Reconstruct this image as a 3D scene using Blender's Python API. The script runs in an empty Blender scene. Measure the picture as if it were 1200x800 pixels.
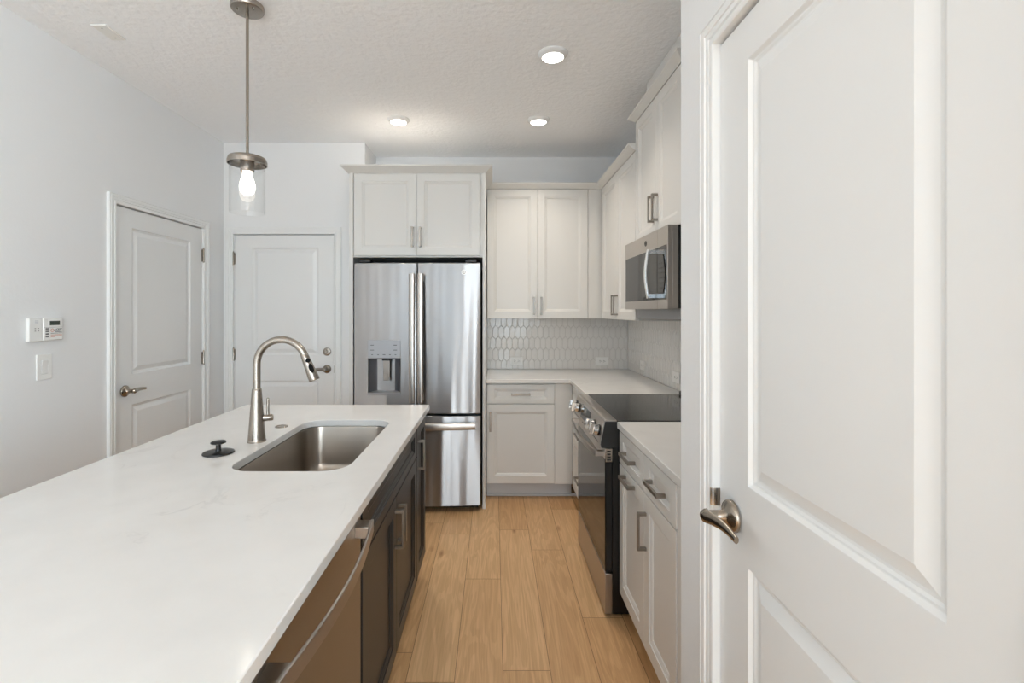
import bpy, bmesh, math, random
from mathutils import Vector, Matrix
random.seed(7)
PI = math.pi
S = bpy.context.scene
COL = S.collection

# ------------------------------------------------------------------ camera, world, light, exposure
CAM_H = 1.43
cam = bpy.data.cameras.new('camera'); cam.sensor_width = 36; cam.lens = 16.8
cam.shift_x = 0.0175; cam.shift_y = -0.03; cam.clip_start = 0.02
camo = bpy.data.objects.new('camera', cam); COL.objects.link(camo)
camo.location = (0, 0, CAM_H); camo.rotation_euler = (PI/2, 0, 0)
S.camera = camo
S.view_settings.view_transform = 'Standard'; S.view_settings.look = 'None'
S.view_settings.gamma = 1; S.view_settings.use_curve_mapping = False
S.view_settings.exposure = 0.46
S.cycles.max_bounces = 10; S.cycles.diffuse_bounces = 6; S.cycles.glossy_bounces = 5
S.cycles.transparent_max_bounces = 12; S.cycles.sample_clamp_indirect = 6
S.cycles.caustics_reflective = False; S.cycles.caustics_refractive = False

w = bpy.data.worlds.new('daylight'); S.world = w; w.use_nodes = True
bg = w.node_tree.nodes['Background']
bg.inputs[0].default_value = (0.80, 0.90, 1.0, 1); bg.inputs[1].default_value = 0.8

def area(name, loc, rot, sx, sy, power, col=(1, 1, 1), shape='RECTANGLE', spread=PI):
    l = bpy.data.lights.new(name, 'AREA'); l.shape = shape; l.size = sx; l.size_y = sy
    l.energy = power; l.color = col; l.spread = spread
    o = bpy.data.objects.new(name, l); COL.objects.link(o); o.location = loc; o.rotation_euler = rot
    return o
# daylight from the room behind the camera; sidelight and side windows are added fill
DAY = (0.71, 0.88, 1.0)
area('daylight_glass_door', (-1.0, -4.43, 1.12), (PI/2, 0, 0), 1.4, 2.1, 19, DAY)
area('fill_light_sidelight', (-1.975, -4.43, 1.12), (PI/2, 0, 0), 0.15, 2.0, 5, DAY)  # added strip of light that puts a streak on the refrigerator
area('daylight_window', (0.85, -4.43, 1.45), (PI/2, 0, 0), 1.85, 1.45, 55, DAY)
area('fill_light_right', (2.93, -3.3, 1.45), (PI/2, 0, PI/2), 1.9, 1.45, 170, DAY)  # added fill for the left wall and entry, from out of view
area('fill_light_left', (-2.13, -2.4, 1.45), (PI/2, 0, -PI/2), 2.3, 1.45, 2.5, DAY)  # added weak fill towards the pantry side, from out of view
FILL_C, CAN_C = (0.90, 0.95, 1.0), (1.0, 0.91, 0.80)       # colours of the added fill globes and the recessed kitchen lamps
CAN_W, FILL_GLOBE = 2.8, 28.0    # power of each recessed kitchen lamp, radiance of the added unseen globes

# ------------------------------------------------------------------ materials
def lin(c):
    return tuple(((v/255)/12.92 if v/255 <= 0.04045 else ((v/255+0.055)/1.055)**2.4) for v in c)
def mat(name, rgb, rough=0.5, metal=0.0, spec=0.5, coat=0.0, emis=None, bump=None, aniso=0.0, coat_rough=0.05):
    m = bpy.data.materials.new(name); m.use_nodes = True
    nt = m.node_tree; b = nt.nodes['Principled BSDF']
    b.inputs['Base Color'].default_value = (*lin(rgb), 1)
    b.inputs['Roughness'].default_value = rough; b.inputs['Metallic'].default_value = metal
    b.inputs['Specular IOR Level'].default_value = spec
    b.inputs['Coat Weight'].default_value = coat; b.inputs['Coat Roughness'].default_value = coat_rough
    if emis:
        b.inputs['Emission Color'].default_value = (*emis[0], 1); b.inputs['Emission Strength'].default_value = emis[1]
    if bump:      # (scale xyz, strength, detail, distance)
        tc = nt.nodes.new('ShaderNodeTexCoord'); mp = nt.nodes.new('ShaderNodeMapping')
        nz = nt.nodes.new('ShaderNodeTexNoise'); bp = nt.nodes.new('ShaderNodeBump')
        mp.inputs['Scale'].default_value = bump[0]
        nz.inputs['Scale'].default_value = 1; nz.inputs['Detail'].default_value = bump[2]
        bp.inputs['Strength'].default_value = bump[1]; bp.inputs['Distance'].default_value = bump[3]
        nt.links.new(tc.outputs['Object'], mp.inputs[0]); nt.links.new(mp.outputs[0], nz.inputs['Vector'])
        nt.links.new(nz.outputs['Fac'], bp.inputs['Height']); nt.links.new(bp.outputs[0], b.inputs['Normal'])
    if aniso:
        b.inputs['Anisotropic'].default_value = aniso; b.inputs['Anisotropic Rotation'].default_value = 0.25
        tg = nt.nodes.new('ShaderNodeTangent'); tg.direction_type = 'RADIAL'; tg.axis = 'Z'
        nt.links.new(tg.outputs[0], b.inputs['Tangent'])
    return m
M = {}
M['wall'] = mat('wall_paint', (237, 237, 237), 0.75, bump=((70, 70, 70), 0.12, 3, 0.004))
M['ceiling'] = mat('ceiling_knockdown', (252, 253, 255), 0.85, bump=((32, 32, 32), 0.5, 4, 0.012))
M['trim'] = mat('white_trim_paint', (238, 238, 237), 0.32)
M['door'] = mat('white_door_paint', (234, 234, 233), 0.33, bump=((45, 45, 12), 0.04, 3, 0.002))
M['cab'] = mat('light_grey_cabinet_paint', (224, 222, 218), 0.34)
M['cab_in'] = mat('cabinet_side', (215, 213, 209), 0.5)
M['toe'] = mat('toe_kick_grey', (205, 206, 208), 0.5)
M['dark_cab'] = mat('espresso_cabinet_stain', (42, 41, 41), 0.36, spec=0.35)
M['nickel'] = mat('brushed_nickel', (164, 156, 147), 0.26, 1.0, bump=((30, 30, 900), 0.05, 2, 0.001))
M['nickel_dark'] = mat('satin_nickel_lever', (160, 150, 138), 0.22, 1.0)
M['pull'] = mat('satin_nickel_pull', (150, 144, 137), 0.30, 1.0)
M['emblem'] = mat('emblem_silver', (226, 226, 224), 0.45, 0.3)
M['chrome'] = mat('polished_chrome', (225, 225, 225), 0.09, 1.0)
M['black'] = mat('black_plastic', (11, 11, 12), 0.4)
M['rubber'] = mat('black_rubber', (12, 12, 12), 0.7, spec=0.2)
M['blacksatin'] = mat('black_enamel', (13, 13, 14), 0.28)
M['grey_plastic'] = mat('grey_plastic', (156, 157, 160), 0.35, 0.4)
M['recess'] = mat('recess_grey', (118, 119, 124), 0.3, 0.6)
M['white_plastic'] = mat('white_plastic', (240, 239, 236), 0.35)
M['lcd'] = mat('lcd_window', (66, 72, 62), 0.25)
M['ink'] = mat('dark_ink', (70, 70, 72), 0.6)
M['redink'] = mat('red_ink', (214, 150, 132), 0.6)
M['grout'] = mat('grout', (214, 210, 205), 0.8)
M['tile'] = mat('glazed_tile', (232, 229, 225), 0.08, spec=0.6, bump=((46, 46, 46), 0.3, 2, 0.006))
M['slot'] = mat('slot_shade_and_marks', (70, 68, 66), 0.7)  # slot and seam shade as flat grey; also marks, emblem, latch plate
M['smoke_glass'] = mat('black_glass', (14, 14, 15), 0.05, spec=0.35)
M['cooktop'] = mat('ceramic_glass', (26, 24, 23), 0.09, spec=0.6)
M['bulb'] = mat('lit_bulb', (255, 250, 240), 0.3, emis=((1.0, 0.94, 0.84), 4.5))
M['bulb_base'] = mat('bulb_neck', (245, 240, 228), 0.4, emis=((1.0, 0.93, 0.82), 0.35))
M['diffuser'] = mat('lit_diffuser', (255, 252, 245), 0.4, emis=((1.0, 0.95, 0.86), 6.0))

def stainless(name, rgb, rough, wav, aniso=0.75, sc=(5.5, 5.5, 0.9)):
    m = mat(name, rgb, rough, 1.0, aniso=aniso)
    nt = m.node_tree; b = nt.nodes['Principled BSDF']
    tc = nt.nodes.new('ShaderNodeTexCoord'); mp = nt.nodes.new('ShaderNodeMapping'); nz = nt.nodes.new('ShaderNodeTexNoise')
    mp.inputs['Scale'].default_value = sc; nz.inputs['Scale'].default_value = 1; nz.inputs['Detail'].default_value = 1
    bp = nt.nodes.new('ShaderNodeBump'); bp.inputs['Strength'].default_value = wav; bp.inputs['Distance'].default_value = 0.02
    nt.links.new(tc.outputs['Object'], mp.inputs[0]); nt.links.new(mp.outputs[0], nz.inputs['Vector'])
    nt.links.new(nz.outputs['Fac'], bp.inputs['Height']); nt.links.new(bp.outputs[0], b.inputs['Normal'])
    return m
M['steel'] = stainless('fridge_stainless', (166, 166, 167), 0.32, 0.75, 0.98, (8, 8, 0.6))
M['steel2'] = stainless('appliance_stainless', (180, 174, 168), 0.30, 0.02)
M['steel_dw'] = stainless('dishwasher_stainless', (152, 146, 140), 0.30, 0.02)
M['sink'] = stainless('sink_stainless', (160, 152, 143), 0.28, 0.0, 0.6)

def glass_mat():
    m = bpy.data.materials.new('clear_glass'); m.use_nodes = True; nt = m.node_tree
    nt.nodes.remove(nt.nodes['Principled BSDF']); out = nt.nodes['Material Output']
    tr = nt.nodes.new('ShaderNodeBsdfTransparent'); gl = nt.nodes.new('ShaderNodeBsdfGlossy'); mx = nt.nodes.new('ShaderNodeMixShader')
    lw = nt.nodes.new('ShaderNodeLayerWeight'); lw.inputs[0].default_value = 0.5
    pw = nt.nodes.new('ShaderNodeMath'); pw.operation = 'POWER'; pw.inputs[1].default_value = 4.0
    ma = nt.nodes.new('ShaderNodeMath'); ma.operation = 'MULTIPLY_ADD'; ma.inputs[1].default_value = 0.4; ma.inputs[2].default_value = 0.035
    tr.inputs[0].default_value = (0.992, 0.994, 0.993, 1); gl.inputs['Roughness'].default_value = 0.02
    nt.links.new(lw.outputs['Facing'], pw.inputs[0]); nt.links.new(pw.outputs[0], ma.inputs[0]); nt.links.new(ma.outputs[0], mx.inputs[0])
    nt.links.new(tr.outputs[0], mx.inputs[1]); nt.links.new(gl.outputs[0], mx.inputs[2])
    nt.links.new(mx.outputs[0], out.inputs[0]); return m
M['glass'] = glass_mat()

def quartz_mat():
    m = mat('white_quartz', (230, 228, 225), 0.11, spec=0.5)
    nt = m.node_tree; b = nt.nodes['Principled BSDF']; L = nt.links.new
    tc = nt.nodes.new('ShaderNodeTexCoord')
    n1 = nt.nodes.new('ShaderNodeTexNoise'); n1.inputs['Scale'].default_value = 3.2; n1.inputs['Detail'].default_value = 6; n1.inputs['Distortion'].default_value = 1.2
    r1 = nt.nodes.new('ShaderNodeValToRGB')
    e = r1.color_ramp.elements; e[0].position = 0.485; e[0].color = (0, 0, 0, 1); e[1].position = 0.515; e[1].color = (0, 0, 0, 1)
    k = r1.color_ramp.elements.new(0.5); k.color = (1, 1, 1, 1)
    n2 = nt.nodes.new('ShaderNodeTexNoise'); n2.inputs['Scale'].default_value = 2.3; n2.inputs['Detail'].default_value = 3
    r2 = nt.nodes.new('ShaderNodeValToRGB'); r2.color_ramp.elements[0].position = 0.55; r2.color_ramp.elements[1].position = 0.72
    mu = nt.nodes.new('ShaderNodeMath'); mu.operation = 'MULTIPLY'
    n3 = nt.nodes.new('ShaderNodeTexNoise'); n3.inputs['Scale'].default_value = 9; n3.inputs['Detail'].default_value = 5
    r3 = nt.nodes.new('ShaderNodeValToRGB'); r3.color_ramp.elements[0].position = 0.35; r3.color_ramp.elements[1].position = 0.75
    r3.color_ramp.elements[0].color = (*lin((229, 227, 224)), 1); r3.color_ramp.elements[1].color = (*lin((224, 222, 219)), 1)
    mx = nt.nodes.new('ShaderNodeMix'); mx.data_type = 'RGBA'
    mx.inputs['B'].default_value = (*lin((208, 206, 204)), 1)
    for n in (n1, n2, n3): L(tc.outputs['Object'], n.inputs['Vector'])
    L(n1.outputs['Fac'], r1.inputs[0]); L(n2.outputs['Fac'], r2.inputs[0]); L(n3.outputs['Fac'], r3.inputs[0])
    L(r1.outputs[0], mu.inputs[0]); L(r2.outputs[0], mu.inputs[1])
    L(mu.outputs[0], mx.inputs['Factor']); L(r3.outputs[0], mx.inputs['A']); L(mx.outputs['Result'], b.inputs['Base Color'])
    return m
M['quartz'] = quartz_mat()

def oak_mat():
    m = mat('oak_plank', (200, 165, 120), 0.42)
    nt = m.node_tree; b = nt.nodes['Principled BSDF']; L = nt.links.new
    at = nt.nodes.new('ShaderNodeAttribute'); at.attribute_name = 'plank'      # per-plank random colour
    tc = nt.nodes.new('ShaderNodeTexCoord')
    ad = nt.nodes.new('ShaderNodeVectorMath'); ad.operation = 'ADD'
    sc = nt.nodes.new('ShaderNodeVectorMath'); sc.operation = 'SCALE'; sc.inputs['Scale'].default_value = 37.0
    L(at.outputs['Color'], sc.inputs[0]); L(tc.outputs['Object'], ad.inputs[0]); L(sc.outputs[0], ad.inputs[1])
    m1 = nt.nodes.new('ShaderNodeMapping'); m1.inputs['Scale'].default_value = (11, 0.9, 1)
    m2 = nt.nodes.new('ShaderNodeMapping'); m2.inputs['Scale'].default_value = (150, 5, 1)
    m3 = nt.nodes.new('ShaderNodeMapping'); m3.inputs['Scale'].default_value = (5.0, 1.6, 1)
    for mm in (m1, m2, m3): L(ad.outputs[0], mm.inputs[0])
    n1 = nt.nodes.new('ShaderNodeTexNoise'); n1.inputs['Scale'].default_value = 1; n1.inputs['Detail'].default_value = 3; n1.inputs['Distortion'].default_value = 0.6
    wv = nt.nodes.new('ShaderNodeMath'); wv.operation = 'MULTIPLY'; wv.inputs[1].default_value = 60
    sn = nt.nodes.new('ShaderNodeMath'); sn.operation = 'SINE'
    n2 = nt.nodes.new('ShaderNodeTexNoise'); n2.inputs['Scale'].default_value = 1; n2.inputs['Detail'].default_value = 4
    vo = nt.nodes.new('ShaderNodeTexVoronoi'); vo.inputs['Scale'].default_value = 1
    L(m1.outputs[0], n1.inputs['Vector']); L(m2.outputs[0], n2.inputs['Vector']); L(m3.outputs[0], vo.inputs['Vector'])
    L(n1.outputs['Fac'], wv.inputs[0]); L(wv.outputs[0], sn.inputs[0])
    base = nt.nodes.new('ShaderNodeValToRGB'); L(at.outputs['Fac'], base.inputs[0])
    e = base.color_ramp.elements; e[0].color = (*lin((204, 159, 111)), 1); e[1].color = (*lin((240, 204, 157)), 1)
    a1 = nt.nodes.new('ShaderNodeMix'); a1.data_type = 'RGBA'; a1.blend_type = 'MULTIPLY'; a1.inputs['Factor'].default_value = 1.0
    r1 = nt.nodes.new('ShaderNodeValToRGB'); r1.color_ramp.elements[0].position = 0.30; r1.color_ramp.elements[1].position = 0.68
    r1.color_ramp.elements[0].color = (0.84, 0.81, 0.77, 1); r1.color_ramp.elements[1].color = (1, 1, 1, 1)
    L(n2.outputs['Fac'], r1.inputs[0]); L(base.outputs[0], a1.inputs['A']); L(r1.outputs[0], a1.inputs['B'])
    a2 = nt.nodes.new('ShaderNodeMix'); a2.data_type = 'RGBA'; a2.blend_type = 'MULTIPLY'; a2.inputs['Factor'].default_value = 1.0
    r2 = nt.nodes.new('ShaderNodeValToRGB'); r2.color_ramp.elements[0].position = 0.0; r2.color_ramp.elements[1].position = 0.5
    r2.color_ramp.elements[0].color = (0.90, 0.875, 0.85, 1); r2.color_ramp.elements[1].color = (1, 1, 1, 1)
    L(sn.outputs[0], r2.inputs[0]); L(a1.outputs['Result'], a2.inputs['A']); L(r2.outputs[0], a2.inputs['B'])
    a3 = nt.nodes.new('ShaderNodeMix'); a3.data_type = 'RGBA'; a3.blend_type = 'MULTIPLY'; a3.inputs['Factor'].default_value = 1.0
    r3 = nt.nodes.new('ShaderNodeValToRGB'); r3.color_ramp.elements[0].position = 0.015; r3.color_ramp.elements[1].position = 0.09
    r3.color_ramp.elements[0].color = (0.55, 0.43, 0.33, 1); r3.color_ramp.elements[1].color = (1, 1, 1, 1)
    L(vo.outputs['Distance'], r3.inputs[0]); L(a2.outputs['Result'], a3.inputs['A']); L(r3.outputs[0], a3.inputs['B'])
    L(a3.outputs['Result'], b.inputs['Base Color'])
    bp = nt.nodes.new('ShaderNodeBump'); bp.inputs['Strength'].default_value = 0.08; bp.inputs['Distance'].default_value = 0.002
    L(n2.outputs['Fac'], bp.inputs['Height']); L(bp.outputs[0], b.inputs['Normal'])
    return m
M['oak'] = oak_mat()
M['gap'] = mat('plank_gap', (120, 92, 62), 0.8)

# ------------------------------------------------------------------ mesh helpers
def bm_new(): return bmesh.new()
def box(bm, x0, x1, y0, y1, z0, z1):
    v = [bm.verts.new(p) for p in ((x0,y0,z0),(x1,y0,z0),(x1,y1,z0),(x0,y1,z0),(x0,y0,z1),(x1,y0,z1),(x1,y1,z1),(x0,y1,z1))]
    for f in ((3,2,1,0),(4,5,6,7),(0,1,5,4),(1,2,6,5),(2,3,7,6),(3,0,4,7)): bm.faces.new([v[i] for i in f])
    return bm
def prism(bm, pts, a, b, axis='x'):
    """polygon pts in the two other axes (in xyz order), extruded from a to b along axis"""
    def P(p, t): return {'x': (t, p[0], p[1]), 'y': (p[0], t, p[1]), 'z': (p[0], p[1], t)}[axis]
    A = [bm.verts.new(P(p, a)) for p in pts]; B = [bm.verts.new(P(p, b)) for p in pts]; n = len(pts)
    fs = [bm.faces.new(A[::-1]), bm.faces.new(B)]
    for i in range(n): fs.append(bm.faces.new((A[i], A[(i+1) % n], B[(i+1) % n], B[i])))
    bmesh.ops.recalc_face_normals(bm, faces=fs)
    return bm
def loft(bm, loops, cap0=True, cap1=True):
    """connect successive closed loops of equal length"""
    R = [[bm.verts.new(p) for p in l] for l in loops]; n = len(R[0]); fs = []
    for a, b in zip(R, R[1:]):
        for i in range(n): fs.append(bm.faces.new((a[i], a[(i+1) % n], b[(i+1) % n], b[i])))
    if cap0: fs.append(bm.faces.new(R[0][::-1]))
    if cap1: fs.append(bm.faces.new(R[-1]))
    bmesh.ops.recalc_face_normals(bm, faces=fs)
    return bm
def lathe(bm, prof, c=(0, 0, 0), axis=(0, 0, 1), n=28, cap0=True, cap1=True):
    """prof = [(radius, height along axis)]"""
    q = Vector((0, 0, 1)).rotation_difference(Vector(axis).normalized()); c = Vector(c)
    return loft(bm, [[c + q @ Vector((r*math.cos(2*PI*i/n), r*math.sin(2*PI*i/n), h)) for i in range(n)] for r, h in prof], cap0, cap1)
def sweep(bm, path, sect, up=(0, 0, 1)):
    """sweep a cross-section [(side, up)] (or list of them per point) along path points"""
    P = [Vector(p) for p in path]; loops = []; U = Vector(up)
    for i, p in enumerate(P):
        t = (P[min(i+1, len(P)-1)] - P[max(i-1, 0)]).normalized()
        s = t.cross(U).normalized(); u = s.cross(t).normalized()
        sc = sect[i] if isinstance(sect[0], list) else sect
        loops.append([p + s*a + u*b for a, b in sc])
    return loft(bm, loops)
def circ(r, n=16, ry=None): return [(r*math.cos(2*PI*i/n), (ry or r)*math.sin(2*PI*i/n)) for i in range(n)]
def rrect(x0, x1, y0, y1, r, n=8):
    pts = []
    for cx, cy, a0 in ((x1-r, y1-r, 0), (x0+r, y1-r, PI/2), (x0+r, y0+r, PI), (x1-r, y0+r, 3*PI/2)):
        for i in range(n+1):
            a = a0 + PI/2*i/n; pts.append((cx + r*math.cos(a), cy + r*math.sin(a)))
    return pts
def slab(bm, W, H, T, holes=(), rings=(), x=0, z=0, y=0, xcuts=(), bow=0):
    """door-like slab, front at y, back at y+T; holes are moulded panels made of nested (inset, depth) rings"""
    xs = sorted({0, W, *xcuts, *[h[0] for h in holes], *[h[2] for h in holes]})
    zs = sorted({0, H, *[h[1] for h in holes], *[h[3] for h in holes]})
    cache = {}
    def V(a, d, c):
        yy = y + d - (bow*(1 - (2*a/W - 1)**2) if bow else 0)
        k = (round(a, 5), round(d, 5), round(c, 5))
        if k not in cache: cache[k] = bm.verts.new((x + a, yy, z + c))
        return cache[k]
    def inside(a, c): return any(h[0] < a < h[2] and h[1] < c < h[3] for h in holes)
    fs = []
    for i in range(len(xs)-1):
        for j in range(len(zs)-1):
            if not inside((xs[i]+xs[i+1])/2, (zs[j]+zs[j+1])/2):
                fs.append(bm.faces.new((V(xs[i],0,zs[j]), V(xs[i+1],0,zs[j]), V(xs[i+1],0,zs[j+1]), V(xs[i],0,zs[j+1]))))
    for h in holes:
        a, b, c, d = h; hx = [q for q in xs if a <= q <= c]
        prev = None
        for ins, dep in rings:
            def m(q): return a + ins + (q - a)*(c - a - 2*ins)/(c - a)
            lp = [(m(q), b+ins) for q in hx] + [(m(q), d-ins) for q in hx[::-1]]
            if prev is None and ins == 0 and dep == 0:
                # follow the true grid on the sides (zs between b and d are only b and d for single panels)
                cur = [V(p[0], 0, p[1]) for p in lp]
            else: cur = [V(p[0], dep, p[1]) for p in lp]
            if prev:
                n = len(cur)
                for i in range(n): fs.append(bm.faces.new((prev[i], prev[(i+1) % n], cur[(i+1) % n], cur[i])))
            prev = cur
        n = len(hx)
        for i in range(n-1): fs.append(bm.faces.new((prev[i], prev[i+1], prev[2*n-2-i], prev[2*n-1-i])))
    # rim and back
    def B(a, c):
        k = (round(a, 5), 'b', round(c, 5))
        if k not in cache: cache[k] = bm.verts.new((x + a, y + T, z + c))
        return cache[k]
    per = [(q, 0) for q in xs] + [(W, q) for q in zs[1:]] + [(q, H) for q in xs[::-1][1:]] + [(0, q) for q in zs[::-1][1:-1]]
    n = len(per)
    for i in range(n):
        p, q = per[i], per[(i+1) % n]
        fs.append(bm.faces.new((V(p[0],0,p[1]), B(*p), B(*q), V(q[0],0,q[1]))))
    fs.append(bm.faces.new([B(*p) for p in per]))
    bmesh.ops.recalc_face_normals(bm, faces=fs)
    return bm

def obj(name, bm, m, parent=None, bevel=0.0, seg=2, smooth=35, label=None):
    me = bpy.data.meshes.new(name)
    xs = [v.co for v in bm.verts]
    lo = Vector([min(c[i] for c in xs) for i in range(3)]); hi = Vector([max(c[i] for c in xs) for i in range(3)])
    c = Vector(((lo.x+hi.x)/2, (lo.y+hi.y)/2, lo.z))
    off = c.copy()
    if parent is not None and parent.type == 'MESH': off = c - Vector(parent['o'])
    for v in bm.verts: v.co -= c
    bm.to_mesh(me); bm.free()
    for mm in (m if isinstance(m, (list, tuple)) else [m]): me.materials.append(mm)
    if smooth:
        for p in me.polygons: p.use_smooth = True
        me.set_sharp_from_angle(angle=math.radians(smooth))
    o = bpy.data.objects.new(name, me); COL.objects.link(o)
    o.location = off; o['o'] = tuple(c)
    if parent is not None: o.parent = parent
    if bevel:
        b = o.modifiers.new('bevel', 'BEVEL'); b.width = bevel; b.segments = seg; b.limit_method = 'ANGLE'; b.angle_limit = math.radians(40)
        b.harden_normals = False
    if label: o['label'] = label
    return o
def tag(o, label, cat, group=None):
    o['label'] = label; o['category'] = cat
    if group: o['group'] = group
    return o
def thing(name, label, cat, loc=(0, 0, 0), rz=0, group=None):
    o = bpy.data.objects.new(name, None); COL.objects.link(o); o.empty_display_size = 0.1
    o.location = loc; o.rotation_euler = (0, 0, rz)
    return tag(o, label, cat, group)
def struct(name, bm, m, parent=None, label=None, bevel=0, smooth=35):
    o = obj(name, bm, m, parent, bevel, smooth=smooth)
    o['kind'] = 'structure'
    if label: o['label'] = label
    return o
def sroot(name, loc, rz, label=None):
    o = bpy.data.objects.new(name, None); COL.objects.link(o); o.location = loc; o.rotation_euler = (0, 0, rz)
    o['kind'] = 'structure'
    if label: o['label'] = label
    return o
def text(name, s, size, m, parent, loc, rot, depth=0.0004, xs=1.0, align='CENTER', bold=0):
    cu = bpy.data.curves.new(name, 'FONT'); cu.body = s; cu.size = size; cu.extrude = depth; cu.offset = bold; cu.align_x = align; cu.align_y = 'CENTER'
    t = bpy.data.objects.new(name, cu); COL.objects.link(t)
    dg = bpy.context.evaluated_depsgraph_get(); me = bpy.data.meshes.new_from_object(t.evaluated_get(dg))
    bpy.data.objects.remove(t); me.name = name
    me.materials.clear(); me.materials.append(m)
    me.transform(Matrix.Diagonal((xs, 1, 1, 1)))
    o = bpy.data.objects.new(name, me); COL.objects.link(o); o.parent = parent
    lo = Vector(loc)
    if parent.type == 'MESH': lo = lo - Vector(parent['o'])
    o.location = lo; o.rotation_euler = rot
    return o

# ------------------------------------------------------------------ the room
XL, XR, YB, YE, ZC = -2.198, 1.195, 4.25, 3.883, 2.796      # left wall, kitchen right wall, kitchen back, entry back, ceiling
XP, YPN, YR, XRR = 0.514, 1.314, -4.5, 3.0                   # pantry wall plane and its corner, rear wall, right wall behind the camera
XN = -1.05                                                   # return wall beside the fridge nook
T = 0.12
# floor: individual planks of oak inside one floor object
bm = bm_new(); lay = bm.loops.layers.color.new('plank')
box(bm, XL-T, XRR+T, YR-T, YB+T, -0.05, -0.0022)
for f in bm.faces: f.material_index = 1
PW = 0.1885; fixed = {-2: 3.06, -1: 2.55, 0: 1.90, 1: 2.86, 2: 2.227, -3: 2.0}
extra = {0: [3.12]}
k0 = int(math.floor((XL-0.035)/PW)) - 1
for k in range(k0, int((XRR-0.035)/PW)+2):
    xa, xb = 0.035 + k*PW, 0.035 + (k+1)*PW
    js = [fixed.get(k, random.uniform(1.2, 2.6))]
    cuts = sorted(set(js + extra.get(k, []) + [js[0]-1.22*i for i in range(1, 7)] + [max(js+extra.get(k, []))+1.22*i for i in range(1, 3)]))
    cuts = [YR-T] + [c for c in cuts if YR-T+0.1 < c < YB+T-0.1] + [YB+T]
    xa2, xb2 = max(xa, XL-T), min(xb, XRR+T)
    if xb2 - xa2 < 0.01: continue
    for ya, yb in zip(cuts, cuts[1:]):
        g = 0.0011; cc = (random.random(), random.random(), random.random())
        vs = [bm.verts.new(p) for p in ((xa2+g, ya+g, 0), (xb2-g, ya+g, 0), (xb2-g, yb-g, 0), (xa2+g, yb-g, 0))]
        f = bm.faces.new(vs); f.material_index = 0
        for l in f.loops: l[lay] = (*cc, 1)
floor = struct('floor', bm, [M['oak'], M['gap']], smooth=0)
me = floor.data
struct('ceiling', box(bm_new(), XL-T, XRR+T, YR-T, YB+T, ZC, ZC+0.1), M['ceiling'])
# wall_left with its door opening (rz=+90 faces +x): local x = world y
DL0, DL1, DTOP = 2.772, 3.600, 2.047
DE0, DE1 = -2.112, -1.300
DP0, DP1, DPT = 0.4335, 1.092, 2.037
def wall_with_holes(name, x0, x1, holes, loc, rz, t=T):
    """front face at local y=0, thickness behind; holes (x0, z0, x1, z1)"""
    bm = bm_new(); xs = sorted({x0, x1, *[h[0] for h in holes], *[h[2] for h in holes]}); zs = sorted({0, ZC, *[h[1] for h in holes], *[h[3] for h in holes]})
    for i in range(len(xs)-1):
        j = 0
        while j < len(zs)-1:
            cx = (xs[i]+xs[i+1])/2
            def hol(jj): return any(h[0] < cx < h[2] and h[1] < (zs[jj]+zs[jj+1])/2 < h[3] for h in holes)
            if hol(j): j += 1; continue
            k = j
            while k+1 < len(zs)-1 and not hol(k+1): k += 1
            box(bm, xs[i], xs[i+1], 0, t, zs[j], zs[k+1]); j = k+1
    bmesh.ops.remove_doubles(bm, verts=bm.verts, dist=1e-5)
    q = Matrix.Translation(loc) @ Matrix.Rotation(rz, 4, 'Z')
    bm.transform(q)
    return struct(name, bm, M['wall'], smooth=0)
wall_with_holes('wall_left', YR-T, YE, [(DL0-0.004, -0.01, DL1+0.004, DTOP+0.004), (-3.6, 0.7, -1.2, 2.2)], (XL, 0, 0), PI/2)
wall_with_holes('wall_entry', XL-T, XN, [(DE0-0.004, -0.01, DE1+0.004, DTOP+0.004)], (0, YE, 0), 0, t=YB+T-YE)
wall_with_holes('wall_back', XN, XR+T, [], (0, YB, 0), 0)
# pantry wall faces -x: rz=-90, local x = -world y
wall_with_holes('wall_pantry', -YPN, 0.55, [(-DP1-0.004, -0.01, -DP0+0.004, DPT+0.004)], (XP, 0, 0), -PI/2, t=0.115)
struct('wall_pantry_return', box(bm_new(), XP+0.1151, XR+T, YPN, YPN+0.115, 0, ZC), M['wall'], smooth=0)
struct('wall_right', box(bm_new(), XR, XR+T, YPN+0.1151, YB, 0, ZC), M['wall'], smooth=0)
struct('wall_pantry_back', box(bm_new(), 1.20, 1.30, -0.435, YPN, 0, ZC), M['wall'], smooth=0)
struct('wall_living', box(bm_new(), XP+0.1151, XRR, -0.55, -0.436, 0, ZC), M['wall'], smooth=0)
wall_with_holes('wall_living_right', 0.5501, -YR+T, [(2.3, 0.7, 4.3, 2.2)], (XRR, 0, 0), -PI/2)
wall_with_holes('wall_rear', -XRR-T, -XL+T, [(0.25, -0.01, 1.75, 2.2), (1.85, -0.01, 2.1, 2.2), (-1.8, 0.7, 0.1, 2.2)], (0, YR, 0), PI)

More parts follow.
